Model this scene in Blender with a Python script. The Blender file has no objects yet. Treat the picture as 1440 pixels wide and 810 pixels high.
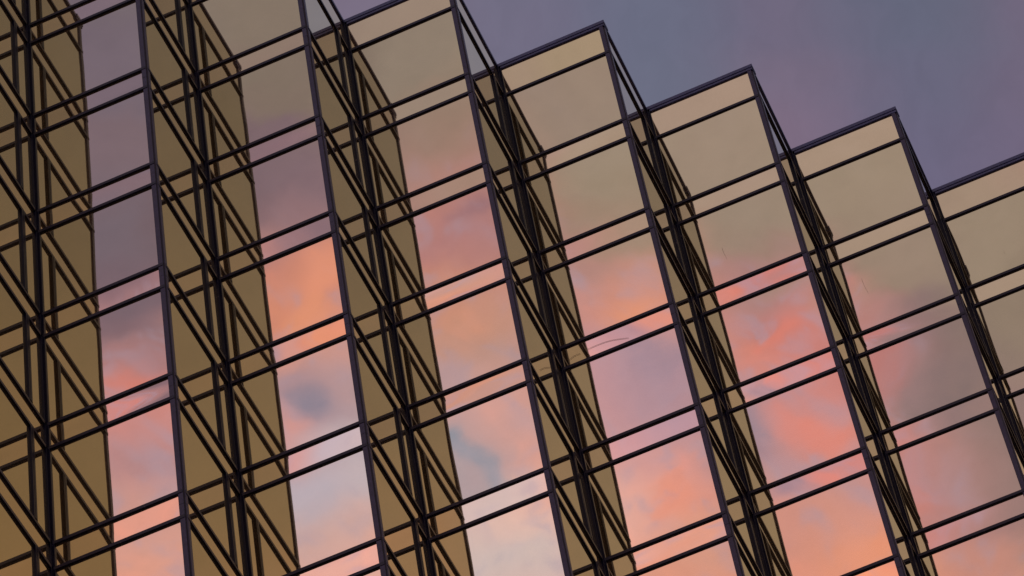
import bpy, math, random
from mathutils import Vector, Matrix

# ------------------------------------------------------------------ basics
rnd = random.Random(7)
C = bpy.context.scene.collection
S = 3.0                       # width of one facade step in metres
B = 1.0523 * S                # depth of one step
TOP_BAND, TALL, SHORT = 0.4305 * S, 0.9919 * S, 0.2564 * S
CAM_H = 1.6
ROOF_Z = 27.0948 * S + CAM_H  # top of the facade above the ground
# camera in facade units (x along the fronts, y into the building, z up from the roof edge)
CX, CY = 7.4330 * S, -15.827 * S
RV = (2.4010, 0.5392, 0.0188)
FPX = 5363.03                 # focal length for a 1440 px wide frame


def rodrigues(v):
    a = Vector(v)
    return Matrix.Rotation(a.length, 3, a.normalized())


ROT = rodrigues(RV)

scene = bpy.context.scene
cam_d = bpy.data.cameras.new('camera')
cam = bpy.data.objects.new('camera', cam_d)
C.objects.link(cam)
cam_d.sensor_width = 36.0
cam_d.lens = FPX / 1440.0 * 36.0
cam_d.clip_start = 0.5
cam_d.clip_end = 20000
cam.matrix_world = Matrix.Translation((CX, CY, CAM_H)) @ ROT.to_4x4()
scene.camera = cam
CAMPOS = Vector((CX, CY, CAM_H))
R_AX = ROT @ Vector((1, 0, 0))
U_AX = ROT @ Vector((0, 1, 0))
F_AX = ROT @ Vector((0, 0, -1))


def project(p):
    d = Vector(p) - CAMPOS
    w = d.dot(F_AX)
    return 720 + FPX * d.dot(R_AX) / w, 405 - FPX * d.dot(U_AX) / w


# ------------------------------------------------------------------ materials
def srgb(r, g, b):
    def f(c):
        c /= 255.0
        return c / 12.92 if c <= 0.04045 else ((c + 0.055) / 1.055) ** 2.4
    return (f(r), f(g), f(b))


def new_mat(name):
    m = bpy.data.materials.new(name)
    m.use_nodes = True
    nt = m.node_tree
    return m, nt, nt.nodes['Principled BSDF']


TINT = (0.80, 0.655, 0.425)


def glass_mat(name, tint, var):
    """gold coated mirror glass: metallic film, with faint uneven coating and grime"""
    m, nt, p = new_mat(name)
    tc = nt.nodes.new('ShaderNodeTexCoord')
    n1 = nt.nodes.new('ShaderNodeTexNoise')
    n1.inputs['Scale'].default_value = 1.1
    n1.inputs['Detail'].default_value = 6
    n1.inputs['Roughness'].default_value = 0.65
    nt.links.new(tc.outputs['Object'], n1.inputs['Vector'])
    n2 = nt.nodes.new('ShaderNodeTexNoise')
    n2.inputs['Scale'].default_value = 26
    n2.inputs['Detail'].default_value = 3
    nt.links.new(tc.outputs['Object'], n2.inputs['Vector'])
    add = nt.nodes.new('ShaderNodeMath')
    add.operation = 'MULTIPLY_ADD'
    nt.links.new(n2.outputs['Fac'], add.inputs[0])
    add.inputs[1].default_value = 0.45
    nt.links.new(n1.outputs['Fac'], add.inputs[2])
    mr = nt.nodes.new('ShaderNodeMapRange')
    mr.inputs['From Min'].default_value = 0.45
    mr.inputs['From Max'].default_value = 1.0
    mr.inputs['To Min'].default_value = 1 - var
    mr.inputs['To Max'].default_value = 1 + var
    nt.links.new(add.outputs[0], mr.inputs['Value'])
    # every pane left the coating line slightly different
    oi = nt.nodes.new('ShaderNodeObjectInfo')
    mr2 = nt.nodes.new('ShaderNodeMapRange')
    mr2.inputs['To Min'].default_value = 0.955
    mr2.inputs['To Max'].default_value = 1.045
    nt.links.new(oi.outputs['Random'], mr2.inputs['Value'])
    mul = nt.nodes.new('ShaderNodeMath')
    mul.operation = 'MULTIPLY'
    nt.links.new(mr.outputs[0], mul.inputs[0])
    nt.links.new(mr2.outputs[0], mul.inputs[1])
    sc = nt.nodes.new('ShaderNodeVectorMath')
    sc.operation = 'SCALE'
    sc.inputs[0].default_value = tint
    nt.links.new(mul.outputs[0], sc.inputs['Scale'])
    nt.links.new(sc.outputs[0], p.inputs['Base Color'])
    p.inputs['Metallic'].default_value = 0.965
    rr = nt.nodes.new('ShaderNodeMapRange')
    rr.inputs['From Min'].default_value = 0.3
    rr.inputs['From Max'].default_value = 0.8
    rr.inputs['To Min'].default_value = 0.012
    rr.inputs['To Max'].default_value = 0.04
    nt.links.new(n1.outputs['Fac'], rr.inputs['Value'])
    nt.links.new(rr.outputs[0], p.inputs['Roughness'])
    return m


M_GLASS = glass_mat('gold_mirror_glass', TINT, 0.03)
M_SPAN = glass_mat('gold_mirror_spandrel_glass', (0.90, 0.70, 0.46), 0.03)


def metal_mat(name, col, rough):
    m, nt, p = new_mat(name)
    tc = nt.nodes.new('ShaderNodeTexCoord')
    n = nt.nodes.new('ShaderNodeTexNoise')
    n.inputs['Scale'].default_value = 9
    n.inputs['Detail'].default_value = 8
    n.inputs['Roughness'].default_value = 0.7
    nt.links.new(tc.outputs['Object'], n.inputs['Vector'])
    cr = nt.nodes.new('ShaderNodeValToRGB')
    cr.color_ramp.elements[0].position = 0.3
    cr.color_ramp.elements[0].color = (*[c * 0.7 for c in col], 1)
    cr.color_ramp.elements[1].position = 0.66
    cr.color_ramp.elements[1].color = (*[c * 1.5 for c in col], 1)
    e = cr.color_ramp.elements.new(0.70)      # bare chipped spots
    e.color = (0.16, 0.14, 0.14, 1)
    nt.links.new(n.outputs['Fac'], cr.inputs[0])
    nt.links.new(cr.outputs[0], p.inputs['Base Color'])
    p.inputs['Roughness'].default_value = rough
    p.inputs['Specular IOR Level'].default_value = 0.5
    return m


M_METAL = metal_mat('dark_plum_anodised_aluminium', (0.007, 0.006, 0.026), 0.36)
M_POST = metal_mat('plum_anodised_corner_cover', (0.019, 0.015, 0.060), 0.38)
M_COPING = metal_mat('slate_blue_coping_metal', (0.026, 0.036, 0.125), 0.40)
M_SHADED = metal_mat('corner_shaded_aluminium', (0.0025, 0.0028, 0.018), 0.30)  # shade of the recessed corners put into the colour of inner posts and mullions
for _m, _s in ((M_SHADED, 0.14), (M_METAL, 0.30), (M_POST, 0.40)):
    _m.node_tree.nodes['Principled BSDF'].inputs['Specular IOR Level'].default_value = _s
M_GASKET = metal_mat('black_rubber_gasket', (0.008, 0.008, 0.010), 0.6)
M_ROOF = metal_mat('grey_roof_membrane', (0.16, 0.155, 0.15), 0.9)
M_CRACK, _nt, _p = new_mat('hairline_crack')
_n = _nt.nodes.new('ShaderNodeTexNoise')
_n.inputs['Scale'].default_value = 20
_r = _nt.nodes.new('ShaderNodeValToRGB')
_r.color_ramp.elements[0].color = (0.14, 0.10, 0.08, 1)
_r.color_ramp.elements[1].color = (0.30, 0.22, 0.17, 1)
_nt.links.new(_n.outputs['Fac'], _r.inputs[0])
_nt.links.new(_r.outputs[0], _p.inputs['Base Color'])
_p.inputs['Roughness'].default_value = 0.5

M_GROUND, _nt, _p = new_mat('paving')
_tc = _nt.nodes.new('ShaderNodeTexCoord')
_b = _nt.nodes.new('ShaderNodeTexBrick')
_b.inputs['Scale'].default_value = 1.0
_b.inputs['Brick Width'].default_value = 0.9
_b.inputs['Row Height'].default_value = 0.6
_b.inputs['Mortar Size'].default_value = 0.008
_b.inputs['Color1'].default_value = (0.20, 0.19, 0.18, 1)
_b.inputs['Color2'].default_value = (0.15, 0.145, 0.14, 1)
_b.inputs['Mortar'].default_value = (0.07, 0.07, 0.07, 1)
_nt.links.new(_tc.outputs['Object'], _b.inputs['Vector'])
_nt.links.new(_b.outputs['Color'], _p.inputs['Base Color'])
_p.inputs['Roughness'].default_value = 0.85


# ------------------------------------------------------------------ mesh building
class MB:
    def __init__(self):
        self.v, self.f, self.sm, self.mi = [], [], [], []

    def box(self, x0, x1, y0, y1, z0, z1, bev=0.0, mi=0):
        """axis aligned box; bev cuts the four edges along the longest side"""
        i = len(self.v)
        if bev <= 0:
            self.v += [(x0, y0, z0), (x1, y0, z0), (x1, y1, z0), (x0, y1, z0),
                       (x0, y0, z1), (x1, y0, z1), (x1, y1, z1), (x0, y1, z1)]
            fs = [(0, 3, 2, 1), (4, 5, 6, 7), (0, 1, 5, 4), (1, 2, 6, 5), (2, 3, 7, 6), (3, 0, 4, 7)]
            for f in fs:
                self.f.append([i + a for a in f]); self.sm.append(False); self.mi.append(mi)
            return
        d = [x1 - x0, y1 - y0, z1 - z0]
        ax = d.index(max(d))
        lo, hi = [x0, y0, z0], [x1, y1, z1]
        a, b = [(1, 2), (2, 0), (0, 1)][ax]
        ring = [(lo[a] + bev, lo[b]), (hi[a] - bev, lo[b]), (hi[a], lo[b] + bev), (hi[a], hi[b] - bev),
                (hi[a] - bev, hi[b]), (lo[a] + bev, hi[b]), (lo[a], hi[b] - bev), (lo[a], lo[b] + bev)]
        for t in (lo[ax], hi[ax]):
            for (p, q) in ring:
                w = [0, 0, 0]; w[ax] = t; w[a] = p; w[b] = q
                self.v.append(tuple(w))
        for k in range(8):
            self.f.append([i + k, i + (k + 1) % 8, i + 8 + (k + 1) % 8, i + 8 + k]); self.sm.append(False); self.mi.append(mi)
        self.f.append([i + 7 - k for k in range(8)]); self.sm.append(False); self.mi.append(mi)
        self.f.append([i + 8 + k for k in range(8)]); self.sm.append(False); self.mi.append(mi)

    def pane(self, org, du, dv, nrm, amp=1.0, n=7):
        """glass sheet from corner org spanning du x dv, outward normal nrm: slightly
        out of plane (setting tolerance) and slightly pillowed, with a back face"""
        org, du, dv, nrm = Vector(org), Vector(du), Vector(dv), Vector(nrm)
        cs = [rnd.gauss(0, 0.0034) * amp for _ in range(4)]
        mw = min(1.0, min(du.length, dv.length) / 2.0)
        bul = rnd.gauss(0, 0.0016) * amp * mw
        wob = rnd.gauss(0, 0.0007) * amp * mw
        i = len(self.v)
        for a in range(n + 1):
            for b in range(n + 1):
                s, t = a / n, b / n
                o = (cs[0] * (1 - s) * (1 - t) + cs[1] * s * (1 - t) + cs[2] * s * t + cs[3] * (1 - s) * t)
                o += bul * 16 * s * (1 - s) * t * (1 - t)
                o += wob * math.sin(2 * math.pi * s) * math.sin(2 * math.pi * t)
                self.v.append(tuple(org + du * s + dv * t + nrm * o))
        flip = du.cross(dv).dot(nrm) < 0
        for a in range(n):
            for b in range(n):
                q = [i + a * (n + 1) + b, i + (a + 1) * (n + 1) + b, i + (a + 1) * (n + 1) + b + 1, i + a * (n + 1) + b + 1]
                self.f.append(q[::-1] if flip else q); self.sm.append(True); self.mi.append(0)
        # the edges and the rear face of the unit, 2.4 cm behind, with their own vertices so that the front stays flat
        cn = [i, i + n * (n + 1), i + n * (n + 1) + n, i + n]
        edges = [[i + a * (n + 1) for a in range(n + 1)], [i + n * (n + 1) + b for b in range(n + 1)],
                 [i + (n - a) * (n + 1) + n for a in range(n + 1)], [i + n - b for b in range(n + 1)]]
        back = [org - nrm * 0.024, org + du - nrm * 0.024, org + du + dv - nrm * 0.024, org + dv - nrm * 0.024]
        j = len(self.v)
        self.v += [tuple(p) for p in back]
        q = [j + 3, j + 2, j + 1, j]
        self.f.append(q[::-1] if flip else q); self.sm.append(False); self.mi.append(0)
        for k in range(4):
            e = len(self.v)
            self.v += [self.v[x] for x in edges[k]]
            g = list(range(e, e + n + 1)) + [j + (k + 1) % 4, j + k]
            self.f.append(g if flip else g[::-1]); self.sm.append(False); self.mi.append(0)

    def build(self, name, mats, parent=None):
        me = bpy.data.meshes.new(name)
        me.from_pydata(self.v, [], self.f)
        me.polygons.foreach_set('use_smooth', self.sm)
        me.polygons.foreach_set('material_index', self.mi)
        for m in (mats if isinstance(mats, (list, tuple)) else [mats]):
            me.materials.append(m)
        me.update()
        o = bpy.data.objects.new(name, me)
        C.objects.link(o)
        if parent:
            o.parent = parent
        return o


# ------------------------------------------------------------------ setting: ground
g = MB()
g.v = [(-6000, -6000, 0), (6000, -6000, 0), (6000, 6000, 0), (-6000, 6000, 0)]
g.f = [[0, 1, 2, 3]]; g.sm = [False]; g.mi = [0]
go = g.build('ground', M_GROUND)
go['kind'] = 'structure'

# ------------------------------------------------------------------ the tower
K0, K1 = -3, 10               # facade steps that are built
LEVELS = 21
tower = bpy.data.objects.new('office_tower', None)
C.objects.link(tower)
tower['label'] = 'office tower of gold mirror glass with stepped sawtooth facade and dark metal bars'
tower['category'] = 'building'

GB = 0.096        # bar face height
BP = 0.048        # bar projection
CW = 0.118        # corner cover width
CP = 0.036        # corner cover projection
MW = 0.155         # intermediate mullion width
MP = 0.054
MULL = 0.235 * B  # distance of the mullion from the inner corner


def bar_z(n):     # 1 = roof edge, 2 = first transom below ...
    if n == 1:
        return ROOF_Z
    m = n - 2
    return ROOF_Z - TOP_BAND - (m // 2) * (TALL + SHORT) - (TALL if m % 2 else 0)


def on_screen_area(pts):
    q = [project(p) for p in pts]
    x0, x1 = min(a for a, _ in q), max(a for a, _ in q)
    y0, y1 = min(b for _, b in q), max(b for _, b in q)
    if x1 < 2 or x0 > 1438 or y1 < 2 or y0 > 808:
        return 0
    w = min(x1, 1440) - max(x0, 0)
    h = min(y1, 810) - max(y0, 0)
    return w * h


def front_pane(mb, k, z0, z1):
    m = GB * 0.25
    mb.pane((k * S + 0.01, k * B, z0 + m), (S - 0.02, 0, 0), (0, 0, z1 - z0 - 2 * m), (0, -1, 0))


def side_pane(mb, k, z0, z1, y0, y1):
    m = GB * 0.25
    mb.pane((k * S, y0 + 0.01, z0 + m), (0, y1 - y0 - 0.02, 0), (0, 0, z1 - z0 - 2 * m), (1, 0, 0), amp=0.4)


def front_bar(mb, k, z):
    mb.box(k * S + 0.005, (k + 1) * S - 0.006, k * B - BP, k * B + 0.03, z - GB / 2, z + GB / 2, 0.005)
    mb.box(k * S + 0.03, (k + 1) * S - 0.10, k * B - 0.012, k * B + 0.028, z - GB / 2 - 0.013, z + GB / 2 + 0.013, 0, 1)


def side_bar(mb, k, z):     # face at x = k*S running from the outer corner to the inner corner
    mb.box(k * S - 0.03, k * S + BP, (k - 1) * B + 0.008, k * B - BP - 0.003, z - GB / 2, z + GB / 2, 0.005)
    mb.box(k * S - 0.028, k * S + 0.012, (k - 1) * B + 0.10, k * B - BP - 0.02, z - GB / 2 - 0.013, z + GB / 2 + 0.013, 0, 1)


def mullion(mb, k, z0, z1):
    y = k * B - MULL
    mb.box(k * S - 0.03, k * S + MP, y - MW / 2, y + MW / 2, z0 + GB / 2 + 0.002, z1 - GB / 2 - 0.002, 0.01)
    mb.box(k * S - 0.03, k * S + MP + 0.006, y - 0.02, y + 0.02, z0 + GB / 2 + 0.004, z1 - GB / 2 - 0.004, 0.004)


NB = 2 + 2 * LEVELS
rest_win, rest_span, rest_bar, rest_mul = MB(), MB(), MB(), MB()
cand = []       # (area, face, k, n): the window between bars n and n+1
for k in range(K0, K1 + 1):
    for n in range(1, NB):
        z1, z0 = bar_z(n), bar_z(n + 1)
        kind = 'window' if n % 2 == 0 else 'spandrel_panel'
        a = on_screen_area([(k * S, k * B, z0), ((k + 1) * S, k * B, z0), (k * S, k * B, z1), ((k + 1) * S, k * B, z1)])
        cand.append((a, kind, 'front', k, n))
        a = on_screen_area([(k * S, (k - 1) * B, z0), (k * S, k * B, z0), (k * S, (k - 1) * B, z1), (k * S, k * B, z1)])
        cand.append((a, kind, 'side', k, n))
for kind in ('window', 'spandrel_panel'):
    ls = sorted([c for c in cand if c[1] == kind], reverse=True)
    for idx, (a, _, face, k, n) in enumerate(ls):
        z1, z0 = bar_z(n), bar_z(n + 1)
        single = a > 0 and idx < 100
        mb = MB() if single else (rest_win if kind == 'window' else rest_span)
        bb = MB() if single else rest_bar
        if face == 'front':
            front_pane(mb, k, z0, z1)
            bars = [z0] if kind == 'spandrel_panel' else [z0]
            fb = front_bar
        else:
            if kind == 'window':
                side_pane(mb, k, z0, z1, (k - 1) * B, k * B - MULL)
                side_pane(mb, k, z0, z1, k * B - MULL, k * B)
            else:
                side_pane(mb, k, z0, z1, (k - 1) * B, k * B)
            fb = side_bar
        if single:
            mat = M_GLASS if kind == 'window' else M_SPAN
            w = mb.build(kind, mat, tower)
            b1 = MB(); fb(b1, k, z0); b1.build('transom', [M_METAL, M_GASKET], w)
            if face == 'side' and kind == 'window':
                m1 = MB(); mullion(m1, k, z0, z1); m1.build('mullion', M_SHADED, w)
        else:
            fb(rest_bar, k, z0)
            if face == 'side' and kind == 'window':
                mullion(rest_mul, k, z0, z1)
for mb, nm, mt in ((rest_win, 'window', M_GLASS), (rest_span, 'spandrel_panel', M_SPAN),
                   (rest_bar, 'transom', [M_METAL, M_GASKET]), (rest_mul, 'mullion', M_SHADED)):
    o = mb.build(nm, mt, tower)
    o['kind'] = 'stuff'

# corner covers and copings
for k in range(K0, K1 + 1):
    # outer corner of step k at ((k+1)S, kB)
    X, Y = (k + 1) * S, k * B
    mb = MB()
    zs = [ROOF_Z - 0.05] + [(bar_z(n) + bar_z(n + 1)) / 2 for n in range(3, NB, 2)] + [0.0]
    for a, b in zip(zs[:-1], zs[1:]):
        j1, j2 = rnd.uniform(-0.0015, 0.0015), rnd.uniform(-0.0015, 0.0015)
        mb.box(X - CW, X - 0.004, Y - CP + j1, Y + 0.02, b + 0.004, a - 0.004, 0.007)
        mb.box(X - 0.02, X + CP + j2, Y + 0.004, Y + CW, b + 0.004, a - 0.004, 0.007)
    mb.box(X - 0.03, X + 0.012, Y - 0.012, Y + 0.03, 0, ROOF_Z - 0.06, 0, 1)
    mb.build('corner_post', [M_POST, M_GASKET], tower)
    # inner corner of step k at (kS, kB)
    X, Y = k * S, k * B
    mb = MB()
    for a, b in zip(zs[:-1], zs[1:]):
        mb.box(X + 0.003, X + 0.098, Y - CP - 0.01, Y + 0.02, b + 0.004, a - 0.004, 0.006)
        mb.box(X - 0.02, X + CP + 0.012, Y - 0.11, Y - CP - 0.012, b + 0.004, a - 0.004, 0.006)
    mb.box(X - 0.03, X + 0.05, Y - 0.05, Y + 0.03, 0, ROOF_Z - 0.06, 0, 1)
    mb.build('inner_post', [M_SHADED, M_GASKET], tower)
    # coping: front run and side run
    mb = MB()
    for (p, z0, z1) in ((0.062, -0.045, 0.085), (0.046, -0.135, -0.050)):
        mb.box(k * S - 0.01, (k + 1) * S + p, k * B - p, k * B + 0.25, ROOF_Z + z0, ROOF_Z + z1, 0.008)
    mb.box(k * S - 0.25, k * S + 0.042, (k - 1) * B + 0.252, k * B - 0.03, ROOF_Z - 0.065, ROOF_Z + 0.060, 0.006)
    mb.box(k * S - 0.25, k * S + 0.042, (k - 1) * B - 0.04, (k - 1) * B + 0.251, ROOF_Z - 0.066, ROOF_Z + 0.059, 0.0)
    mb.build('coping', M_COPING, tower)

# building body behind the curtain wall: the sawtooth footprint extruded, with a flat roof
pts = []
e = 0.05
for k in range(K0, K1 + 1):
    pts += [(k * S - e, k * B + e), ((k + 1) * S - e, k * B + e)]
xl, xr = K0 * S - e, (K1 + 1) * S - e
pts += [(xr, (K1 + 14) * B), (xl, (K1 + 14) * B)]
body = MB()
n = len(pts)
body.v = [(x, y, 0) for x, y in pts] + [(x, y, ROOF_Z - 0.2) for x, y in pts]
for i in range(n):
    body.f.append([i, (i + 1) % n, n + (i + 1) % n, n + i])
    body.sm.append(False); body.mi.append(0)
body.f.append([n + i for i in range(n)]); body.sm.append(False); body.mi.append(1)
body.build('wall', [M_METAL, M_ROOF], tower)


# ------------------------------------------------------------------ hairline cracks and scratches on the panes
def unproject_front(k, u, v):
    d = (R_AX * (u - 720) + U_AX * (405 - v) + F_AX * FPX)
    t = (k * B - 0.012 - CAMPOS.y) / d.y
    return CAMPOS + d * t


def crack(k, pxs, w=0.0017):
    P = [unproject_front(k, u, v) for u, v in pxs]
    Q = []
    for i in range(len(P) - 1):               # resample smooth
        p0, p1, p2, p3 = P[max(i - 1, 0)], P[i], P[i + 1], P[min(i + 2, len(P) - 1)]
        for t in (0, .25, .5, .75):
            Q.append(0.5 * ((2 * p1) + (p2 - p0) * t + (2 * p0 - 5 * p1 + 4 * p2 - p3) * t * t + (3 * p1 - p0 - 3 * p2 + p3) * t ** 3))
    Q.append(P[-1])
    mb = MB()
    m = len(Q)
    for i, q in enumerate(Q):
        d = (Q[min(i + 1, m - 1)] - Q[max(i - 1, 0)]).normalized()
        s = Vector((d.z, 0, -d.x)).normalized() * w * (0.4 + 1.2 * math.sin(math.pi * i / (m - 1)) ** 0.5)
        yy = Vector((0, 0.003, 0))
        mb.v += [tuple(q - s - yy), tuple(q + s - yy), tuple(q + s + yy), tuple(q - s + yy)]
    for i in range(m - 1):
        a = i * 4
        for e_ in range(4):
            mb.f.append([a + e_, a + (e_ + 1) % 4, a + 4 + (e_ + 1) % 4, a + 4 + e_]); mb.sm.append(False); mb.mi.append(0)
    mb.build('scratch', M_CRACK, tower)


crack(3, [(826, 491), (845, 483), (862, 478), (884, 475)])
crack(3, [(800, 506), (808, 500), (816, 497)])
crack(5, [(1211, 391), (1215, 401), (1221, 412)])
crack(4, [(1015, 348), (1018, 356), (1022, 364)])
crack(6, [(1411, 352), (1413, 357)])


# ------------------------------------------------------------------ sky: dusk clouds round the whole dome
world = bpy.data.worlds.new('World')
scene.world = world
world.use_nodes = True
nt = world.node_tree
for nd in list(nt.nodes):
    nt.nodes.remove(nd)
L = nt.links.new


def math_n(op, a, b=None, c=None, clamp=False):
    nd = nt.nodes.new('ShaderNodeMath'); nd.operation = op; nd.use_clamp = clamp
    for i, x in enumerate((a, b, c)):
        if x is None: continue
        if isinstance(x, (int, float)): nd.inputs[i].default_value = x
        else: L(x, nd.inputs[i])
    return nd.outputs[0]


def vec_n(op, a, b=None, c=None, scale=None, out=0):
    nd = nt.nodes.new('ShaderNodeVectorMath'); nd.operation = op
    for i, x in enumerate((a, b, c)):
        if x is None: continue
        if isinstance(x, (tuple, list, Vector)): nd.inputs[i].default_value = tuple(x)
        else: L(x, nd.inputs[i])
    if scale is not None:
        if isinstance(scale, (int, float)): nd.inputs['Scale'].default_value = scale
        else: L(scale, nd.inputs['Scale'])
    return nd.outputs[out]


def mixc(f, a, b):
    nd = nt.nodes.new('ShaderNodeMix'); nd.data_type = 'RGBA'
    for s, x in ((nd.inputs[0], f), (nd.inputs[6], a), (nd.inputs[7], b)):
        if isinstance(x, (int, float)): s.default_value = x
        elif isinstance(x, tuple): s.default_value = (*x, 1)
        else: L(x, s)
    return nd.outputs[2]


def maprange(v, a, b, c=0.0, d=1.0, smooth=True):
    nd = nt.nodes.new('ShaderNodeMapRange')
    nd.interpolation_type = 'SMOOTHSTEP' if smooth else 'LINEAR'
    L(v, nd.inputs['Value'])
    for i, x in zip(('From Min', 'From Max', 'To Min', 'To Max'), (a, b, c, d)):
        nd.inputs[i].default_value = x
    return nd.outputs[0]


def noise(v, scale, detail, rough=0.55, dist=0.0):
    nd = nt.nodes.new('ShaderNodeTexNoise')
    L(v, nd.inputs['Vector'])
    nd.inputs['Scale'].default_value = scale
    nd.inputs['Detail'].default_value = detail
    nd.inputs['Roughness'].default_value = rough
    nd.inputs['Distortion'].default_value = dist
    return nd


tcw = nt.nodes.new('ShaderNodeTexCoord')
DIR = tcw.outputs['Generated']
sep = nt.nodes.new('ShaderNodeSeparateXYZ'); L(DIR, sep.inputs[0])
DX, DY, DZ = sep.outputs


def plane_coords(axis, right, up):
    """tangent-plane coordinates of the sky round one compass direction, 1 unit = 1 radian"""
    w = vec_n('DOT_PRODUCT', DIR, axis, out=1)
    w = math_n('MAXIMUM', w, 0.05)
    u = math_n('DIVIDE', vec_n('DOT_PRODUCT', DIR, right, out=1), w)
    v = math_n('DIVIDE', vec_n('DOT_PRODUCT', DIR, up, out=1), w)
    cb = nt.nodes.new('ShaderNodeCombineXYZ')
    L(u, cb.inputs[0]); L(v, cb.inputs[1])
    return cb.outputs[0], w


def rbf(table, s_px, u, v):
    """colour of the cloud masses listed in the table at one place of the tangent plane"""
    acc, ws = [0, 0, 0], 0
    for row in table:
        sp = row[3] if len(row) > 3 else s_px
        w = math.exp(-((u - row[0]) ** 2 + (v - row[1]) ** 2) / (sp * sp)) + 1e-5 / (1 + ((u - row[0]) ** 2 + (v - row[1]) ** 2) / 1e4) ** 2
        ws += w
        for i in range(3):
            acc[i] += w * row[2][i]
    return [x / ws for x in acc]


def clouds(P, table, s_px, gen, u0, u1, nu, v0, v1, nv, fade):
    """soft cloud masses: bands of sky (one colour ramp each) blended one into the next"""
    sp = nt.nodes.new('ShaderNodeSeparateXYZ')
    L(P, sp.inputs[0])
    uu = maprange(sp.outputs[0], (u0 - 720) / FPX, (u1 - 720) / FPX, smooth=False)
    vv = sp.outputs[1]
    acc = None
    for j in range(nv):
        v = v0 + (v1 - v0) * j / (nv - 1)
        cr = nt.nodes.new('ShaderNodeValToRGB')
        cr.color_ramp.interpolation = 'B_SPLINE'
        els = cr.color_ramp.elements
        for i in range(nu):
            t = i / (nu - 1)
            c = (*rbf(table, s_px, u0 + (u1 - u0) * t, v), 1)
            if i == 0: els[0].position, els[0].color = 0, c
            elif i == nu - 1: els[len(els) - 1].position, els[len(els) - 1].color = 1, c
            else:
                e_ = els.new(t); e_.color = c
        L(uu, cr.inputs[0])
        if acc is None:
            acc = cr.outputs[0]
        else:
            vp = v0 + (v1 - v0) * (j - 1) / (nv - 1)
            acc = mixc(maprange(vv, (405 - vp) / FPX, (405 - v) / FPX), acc, cr.outputs[0])
    m1 = math_n('MULTIPLY', maprange(sp.outputs[0], (u0 - 720) / FPX, (u0 + fade - 720) / FPX), maprange(sp.outputs[0], (u1 - 720) / FPX, (u1 - fade - 720) / FPX))
    m2 = math_n('MULTIPLY', maprange(vv, (405 - v0) / FPX, (405 - v0 - fade) / FPX), maprange(vv, (405 - v1) / FPX, (405 - v1 + fade) / FPX))
    return mixc(math_n('MULTIPLY', m1, m2), gen, acc)


def flipy(v):
    return Vector((v.x, -v.y, v.z))


# --- western sky (seen in the glass)
P1, w1 = plane_coords(flipy(F_AX), flipy(R_AX), flipy(U_AX))
n_big = noise(P1, 38, 3, 0.5)
n_fine = noise(P1, 120, 5, 0.6)
warp = vec_n('ADD', vec_n('SCALE', vec_n('SUBTRACT', n_big.outputs['Color'], (0.5, 0.5, 0.5)), scale=0.011),
             vec_n('SCALE', vec_n('SUBTRACT', n_fine.outputs['Color'], (0.5, 0.5, 0.5)), scale=0.0075))
P1w = vec_n('MULTIPLY', vec_n('ADD', P1, warp), (1, 1, 0))


def W(u, v, r, g_, b, s=None):
    c = srgb(r, g_, b)
    c = tuple(x / t for x, t in zip(c, TINT))
    return (u, v, c) if s is None else (u, v, c, s)


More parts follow.
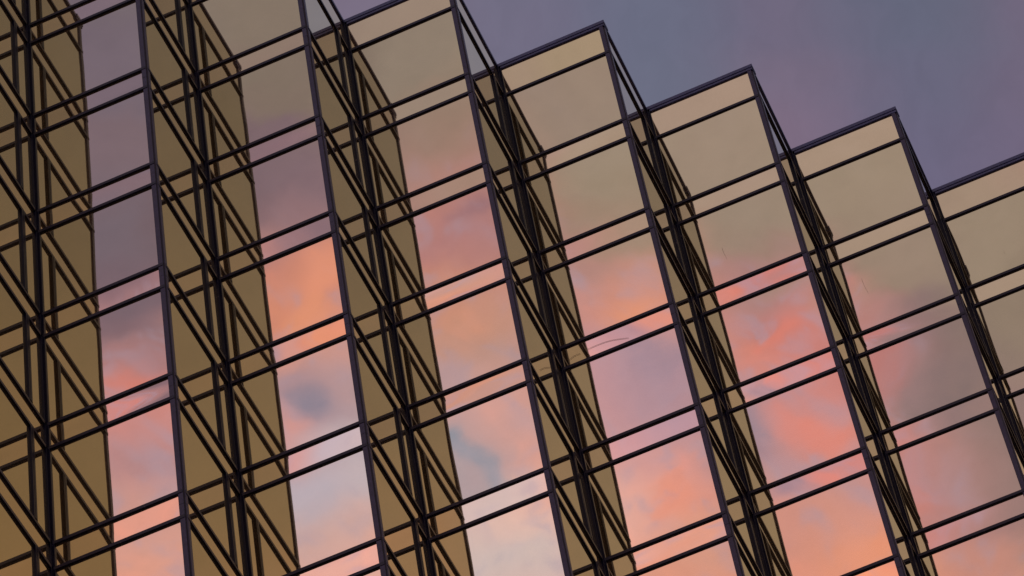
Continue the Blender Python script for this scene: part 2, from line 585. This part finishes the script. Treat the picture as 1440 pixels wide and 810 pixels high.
west = [
    W(120, -40, 105, 92, 100), W(160, 67, 110, 96, 104), W(167, 187, 116, 97, 102), W(177, 323, 112, 97, 104), W(170, 420, 113, 94, 101),
    W(187, 475, 128, 96, 100), W(187, 532, 195, 112, 96, 36), W(200, 578, 200, 125, 113), W(200, 640, 172, 122, 120),
    W(207, 723, 204, 144, 126), W(213, 790, 215, 145, 120), W(260, 900, 214, 142, 118), W(520, 830, 218, 160, 140), W(560, 930, 210, 150, 135), W(720, 900, 212, 168, 152), W(980, 890, 220, 142, 112), W(1250, 900, 216, 138, 106), W(1420, 900, 200, 132, 108),
    W(300, 300, 112, 92, 96), W(360, 27, 125, 110, 96), W(400, 133, 124, 107, 95), W(400, 233, 120, 98, 102), W(417, 290, 126, 100, 106),
    W(412, 350, 165, 108, 100), W(445, 375, 200, 122, 92, 40), W(425, 432, 215, 128, 88), W(450, 505, 200, 138, 120),
    W(433, 578, 146, 128, 138, 42), W(400, 610, 205, 140, 130, 36), W(443, 700, 184, 166, 170), W(467, 762, 203, 158, 145), W(497, 657, 188, 170, 172),
    W(495, 560, 172, 140, 140),
    W(580, 83, 138, 122, 106), W(600, 240, 150, 120, 106), W(680, 240, 158, 118, 102), W(613, 187, 145, 122, 105), W(618, 285, 190, 118, 98, 40), W(655, 312, 150, 100, 104, 45), W(690, 290, 178, 116, 100, 40),
    W(647, 358, 172, 112, 110), W(647, 402, 203, 130, 98), W(663, 453, 197, 136, 106), W(690, 505, 182, 138, 124),
    W(680, 600, 196, 145, 134), W(655, 655, 150, 143, 150, 30), W(747, 623, 218, 150, 130, 45), W(650, 590, 200, 150, 140, 40), W(713, 707, 226, 176, 156), W(713, 780, 198, 176, 168),
    W(780, 67, 150, 132, 106), W(797, 143, 148, 127, 112), W(820, 215, 150, 132, 112), W(845, 295, 149, 130, 109), W(840, 353, 165, 118, 106),
    W(880, 403, 200, 130, 105), W(897, 443, 214, 132, 96, 45), W(830, 410, 185, 128, 120), W(863, 503, 186, 130, 132), W(912, 475, 214, 136, 112, 35), W(920, 525, 160, 130, 140, 45),
    W(880, 573, 196, 140, 140), W(950, 560, 168, 132, 140, 45), W(913, 633, 206, 146, 140), W(897, 707, 228, 166, 148), W(950, 690, 228, 142, 116), W(980, 770, 215, 146, 118),
    W(1010, 200, 150, 130, 112), W(1043, 337, 148, 129, 111), W(1060, 405, 158, 114, 108), W(1077, 442, 172, 106, 102, 40), W(1110, 470, 202, 112, 96, 45), W(1055, 515, 206, 120, 96, 45),
    W(1130, 560, 202, 120, 108), W(1072, 607, 148, 126, 136, 40), W(1160, 607, 206, 126, 110), W(1177, 685, 190, 134, 126), W(1110, 740, 202, 132, 112), W(1210, 790, 228, 142, 100),
    W(1193, 233, 150, 131, 111), W(1260, 387, 148, 127, 110), W(1300, 487, 130, 108, 106), W(1240, 512, 180, 112, 106, 40),
    W(1350, 590, 138, 114, 106), W(1293, 683, 188, 116, 106, 45), W(1380, 657, 142, 114, 106), W(1360, 735, 165, 116, 110), W(1370, 800, 198, 130, 108),
    W(1393, 337, 149, 130, 110), W(1425, 453, 138, 120, 102), W(1500, 600, 135, 112, 106, 90),
]
# general colour of that side of the sky, darker towards +x, with broad cloud bands
gradx = maprange(DX, -0.12, 0.30, smooth=False)
gen = mixc(gradx, (0.37, 0.34, 0.38), (0.25, 0.212, 0.18))
band = noise(vec_n('MULTIPLY', DIR, (1.0, 1.6, 2.4)), 4.5, 7, 0.6, 0.4)
low = maprange(DZ, 0.755, 0.66)
bandf = math_n('MULTIPLY', maprange(band.outputs['Fac'], 0.38, 0.62), low)
gen = mixc(bandf, gen, (0.80, 0.42, 0.33))
zf = mixc(maprange(DZ, 0.84, 0.71), (0.62, 0.69, 0.82), (1.12, 1.08, 0.98))
gen = vec_n('MULTIPLY', gen, zf)
colW = clouds(P1w, west, 38, gen, 20, 1520, 32, -80, 980, 23, 90)
# cloud structure: ragged blue-grey gaps and brighter lit edges where the sunset clouds are
sc_ = nt.nodes.new('ShaderNodeSeparateColor')
L(colW, sc_.inputs[0])
warm = maprange(math_n('DIVIDE', sc_.outputs[0], math_n('ADD', sc_.outputs[1], 0.01)), 1.15, 1.75)
lit = maprange(sc_.outputs[0], 0.34, 0.70)
act = math_n('MAXIMUM', warm, lit)
Pr = nt.nodes.new('ShaderNodeMapping')
Pr.inputs['Rotation'].default_value = (0, 0, math.radians(-28))
Pr.inputs['Scale'].default_value = (0.75, 1.35, 1)
L(vec_n('ADD', P1, warp), Pr.inputs[0])
wis = noise(Pr.outputs[0], 105, 9, 0.62, 0.6)
wfine = noise(Pr.outputs[0], 260, 5, 0.6, 0.3)
gap = math_n('MULTIPLY', maprange(wis.outputs['Fac'], 0.51, 0.62), math_n('MULTIPLY', act, 0.40))
colW = mixc(gap, colW, (0.375, 0.40, 0.80))
edge = math_n('MULTIPLY', maprange(wis.outputs['Fac'], 0.46, 0.34), math_n('MULTIPLY', act, 0.08))
colW = vec_n('MULTIPLY', colW, vec_n('MULTIPLY_ADD', edge, (1.9, 0.9, 0.35), (1, 1, 1)))
rag = math_n('MULTIPLY_ADD', wfine.outputs['Fac'], 0.9, math_n('MULTIPLY', wis.outputs['Fac'], 1.9))
rag = math_n('SUBTRACT', rag, 1.4)


def cloudlet(col_in, u, v, ru, rv, ang, rgb, k):
    """one ragged cloud or gap in the clouds"""
    mp = nt.nodes.new('ShaderNodeMapping')
    mp.vector_type = 'TEXTURE'
    mp.inputs['Location'].default_value = ((u - 720) / FPX, (405 - v) / FPX, 0)
    mp.inputs['Rotation'].default_value = (0, 0, math.radians(ang))
    mp.inputs['Scale'].default_value = (ru / FPX, rv / FPX, 1)
    L(P1w, mp.inputs[0])
    d = vec_n('LENGTH', mp.outputs[0], out=1)
    f = math_n('MULTIPLY', maprange(math_n('ADD', d, rag), 1.35, 0.35), k)
    return mixc(f, col_in, W(0, 0, *rgb)[2])


for args in [
    (436, 578, 42, 24, -10, (122, 118, 134), 0.85), (412, 618, 34, 14, 25, (212, 142, 128), 0.6), (440, 705, 50, 42, 0, (176, 166, 176), 0.6),
    (652, 648, 17, 26, 20, (128, 136, 148), 0.85), (676, 676, 34, 13, -35, (160, 150, 158), 0.6),
    (656, 312, 40, 16, 20, (142, 96, 102), 0.75), (936, 528, 46, 18, -15, (148, 124, 138), 0.7), (870, 505, 40, 14, 10, (170, 124, 130), 0.6),
    (1070, 604, 36, 26, -30, (136, 122, 136), 0.75), (1320, 575, 60, 44, 0, (124, 106, 106), 0.6), (1150, 690, 40, 22, 10, (176, 134, 132), 0.5),
    (452, 384, 50, 22, 50, (228, 140, 100), 0.7), (425, 436, 44, 20, 10, (222, 138, 94), 0.6), (902, 436, 50, 20, 35, (224, 140, 98), 0.7),
    (930, 482, 30, 12, 45, (222, 132, 98), 0.7), (1112, 472, 50, 14, 30, (212, 112, 90), 0.7), (1158, 606, 48, 22, -25, (222, 122, 100), 0.7),
    (948, 700, 30, 40, 0, (232, 138, 106), 0.6), (1195, 772, 60, 16, 15, (228, 138, 96), 0.7), (190, 536, 40, 9, 20, (206, 108, 86), 0.8),
    (230, 520, 24, 8, 20, (204, 104, 84), 0.7), (650, 398, 40, 10, 15, (210, 132, 96), 0.6), (1258, 512, 30, 34, 0, (186, 108, 98), 0.6),
    (1298, 690, 22, 36, 10, (194, 116, 102), 0.6), (215, 660, 50, 12, 5, (196, 138, 128), 0.5),
]:
    colW = cloudlet(colW, *args)
colW = mixc(math_n('MULTIPLY', act, 0.12), colW, (0.62, 0.64, 1.0))
colW = vec_n('SCALE', colW, scale=maprange(math_n('MULTIPLY_ADD', wfine.outputs['Fac'], 0.5, math_n('MULTIPLY', wis.outputs['Fac'], 0.5)), 0.35, 0.65, 0.97, 1.03))

# --- eastern sky (seen directly above the roof edge)
P2, w2 = plane_coords(F_AX, R_AX, U_AX)
m_big = noise(P2, 45, 4, 0.55)
warp2 = vec_n('SCALE', vec_n('SUBTRACT', m_big.outputs['Color'], (0.5, 0.5, 0.5)), scale=0.016)
P2w = vec_n('MULTIPLY', vec_n('ADD', P2, warp2), (1, 1, 0))


def E(u, v, r, g_, b, s=None):
    c = srgb(0.75 * r + 26, 0.75 * g_ + 26, 0.75 * b + 30)
    return (u, v, c) if s is None else (u, v, c, s)


east = [
    E(460, 30, 124, 110, 130), E(540, -10, 122, 106, 126), E(640, 0, 116, 106, 128), E(700, 15, 108, 106, 128), E(760, 50, 118, 105, 128, 45), E(830, 20, 106, 104, 127),
    E(900, 30, 99, 105, 127), E(925, 100, 106, 109, 129), E(1000, 50, 98, 100, 122), E(1080, 20, 110, 98, 121), E(1100, 70, 116, 99, 121),
    E(1090, 140, 127, 108, 126, 50), E(1120, 195, 128, 104, 125), E(1190, 110, 114, 100, 122), E(1200, 30, 92, 98, 119), E(1265, 110, 101, 97, 122),
    E(1330, 50, 88, 98, 116), E(1340, 150, 96, 96, 119), E(1420, 20, 112, 98, 120), E(1435, 110, 112, 96, 118), E(1300, 215, 106, 98, 125), E(1400, 185, 112, 96, 121),
]
band2 = noise(vec_n('MULTIPLY', DIR, (1.0, 1.6, 2.2)), 5.0, 6, 0.6, 0.3)
gen2 = mixc(maprange(band2.outputs['Fac'], 0.35, 0.7), (0.120, 0.125, 0.205), (0.20, 0.14, 0.20))
gen2 = mixc(maprange(DX, 0.02, 0.16), gen2, (0.215, 0.215, 0.275))
colE = clouds(P2w, east, 75, gen2, 340, 1560, 21, -110, 340, 7, 90)
wis2 = noise(vec_n('MULTIPLY', vec_n('ADD', P2, warp2), (1.5, 0.8, 1.0)), 90, 6, 0.6, 0.4)
colE = vec_n('SCALE', colE, scale=maprange(wis2.outputs['Fac'], 0.3, 0.7, 0.975, 1.025))

mixEW = mixc(maprange(DY, -0.08, 0.08), colW, colE)
below = maprange(DZ, -0.10, 0.0)
mixEW = mixc(below, (0.06, 0.055, 0.055), mixEW)

# --- clear-air part of the dusk sky
SUN_AZ = math.radians(236)     # compass direction of the sun, behind the camera
SUN_EL = math.radians(2.5)
sky = nt.nodes.new('ShaderNodeTexSky')
sky.sky_type = 'NISHITA'
sky.sun_disc = False
sky.sun_elevation = SUN_EL
sky.sun_rotation = SUN_AZ
bg1 = nt.nodes.new('ShaderNodeBackground'); L(mixEW, bg1.inputs[0]); bg1.inputs[1].default_value = 1.14
bg2 = nt.nodes.new('ShaderNodeBackground'); L(sky.outputs[0], bg2.inputs[0]); bg2.inputs[1].default_value = 0.05
ad = nt.nodes.new('ShaderNodeMixShader')
ad.inputs[0].default_value = 0.06
L(bg1.outputs[0], ad.inputs[1]); L(bg2.outputs[0], ad.inputs[2])
wo = nt.nodes.new('ShaderNodeOutputWorld'); L(ad.outputs[0], wo.inputs[0])
world.cycles.sampling_method = 'MANUAL'
world.cycles.sample_map_resolution = 256

sun_d = bpy.data.lights.new('sun', 'SUN')
sun_d.energy = 0.15
sun_d.angle = math.radians(8)
sun_d.color = (1.0, 0.62, 0.45)
sun = bpy.data.objects.new('sun', sun_d)
C.objects.link(sun)
sd = Vector((math.sin(SUN_AZ) * math.cos(SUN_EL), math.cos(SUN_AZ) * math.cos(SUN_EL), math.sin(SUN_EL)))
sun.rotation_euler = sd.to_track_quat('Z', 'Y').to_euler()

# ------------------------------------------------------------------ render settings
scene.render.engine = 'CYCLES'
scene.cycles.max_bounces = 8
scene.cycles.glossy_bounces = 8
scene.view_settings.view_transform = 'Standard'
scene.view_settings.look = 'None'
scene.view_settings.gamma = 1
scene.view_settings.exposure = 0
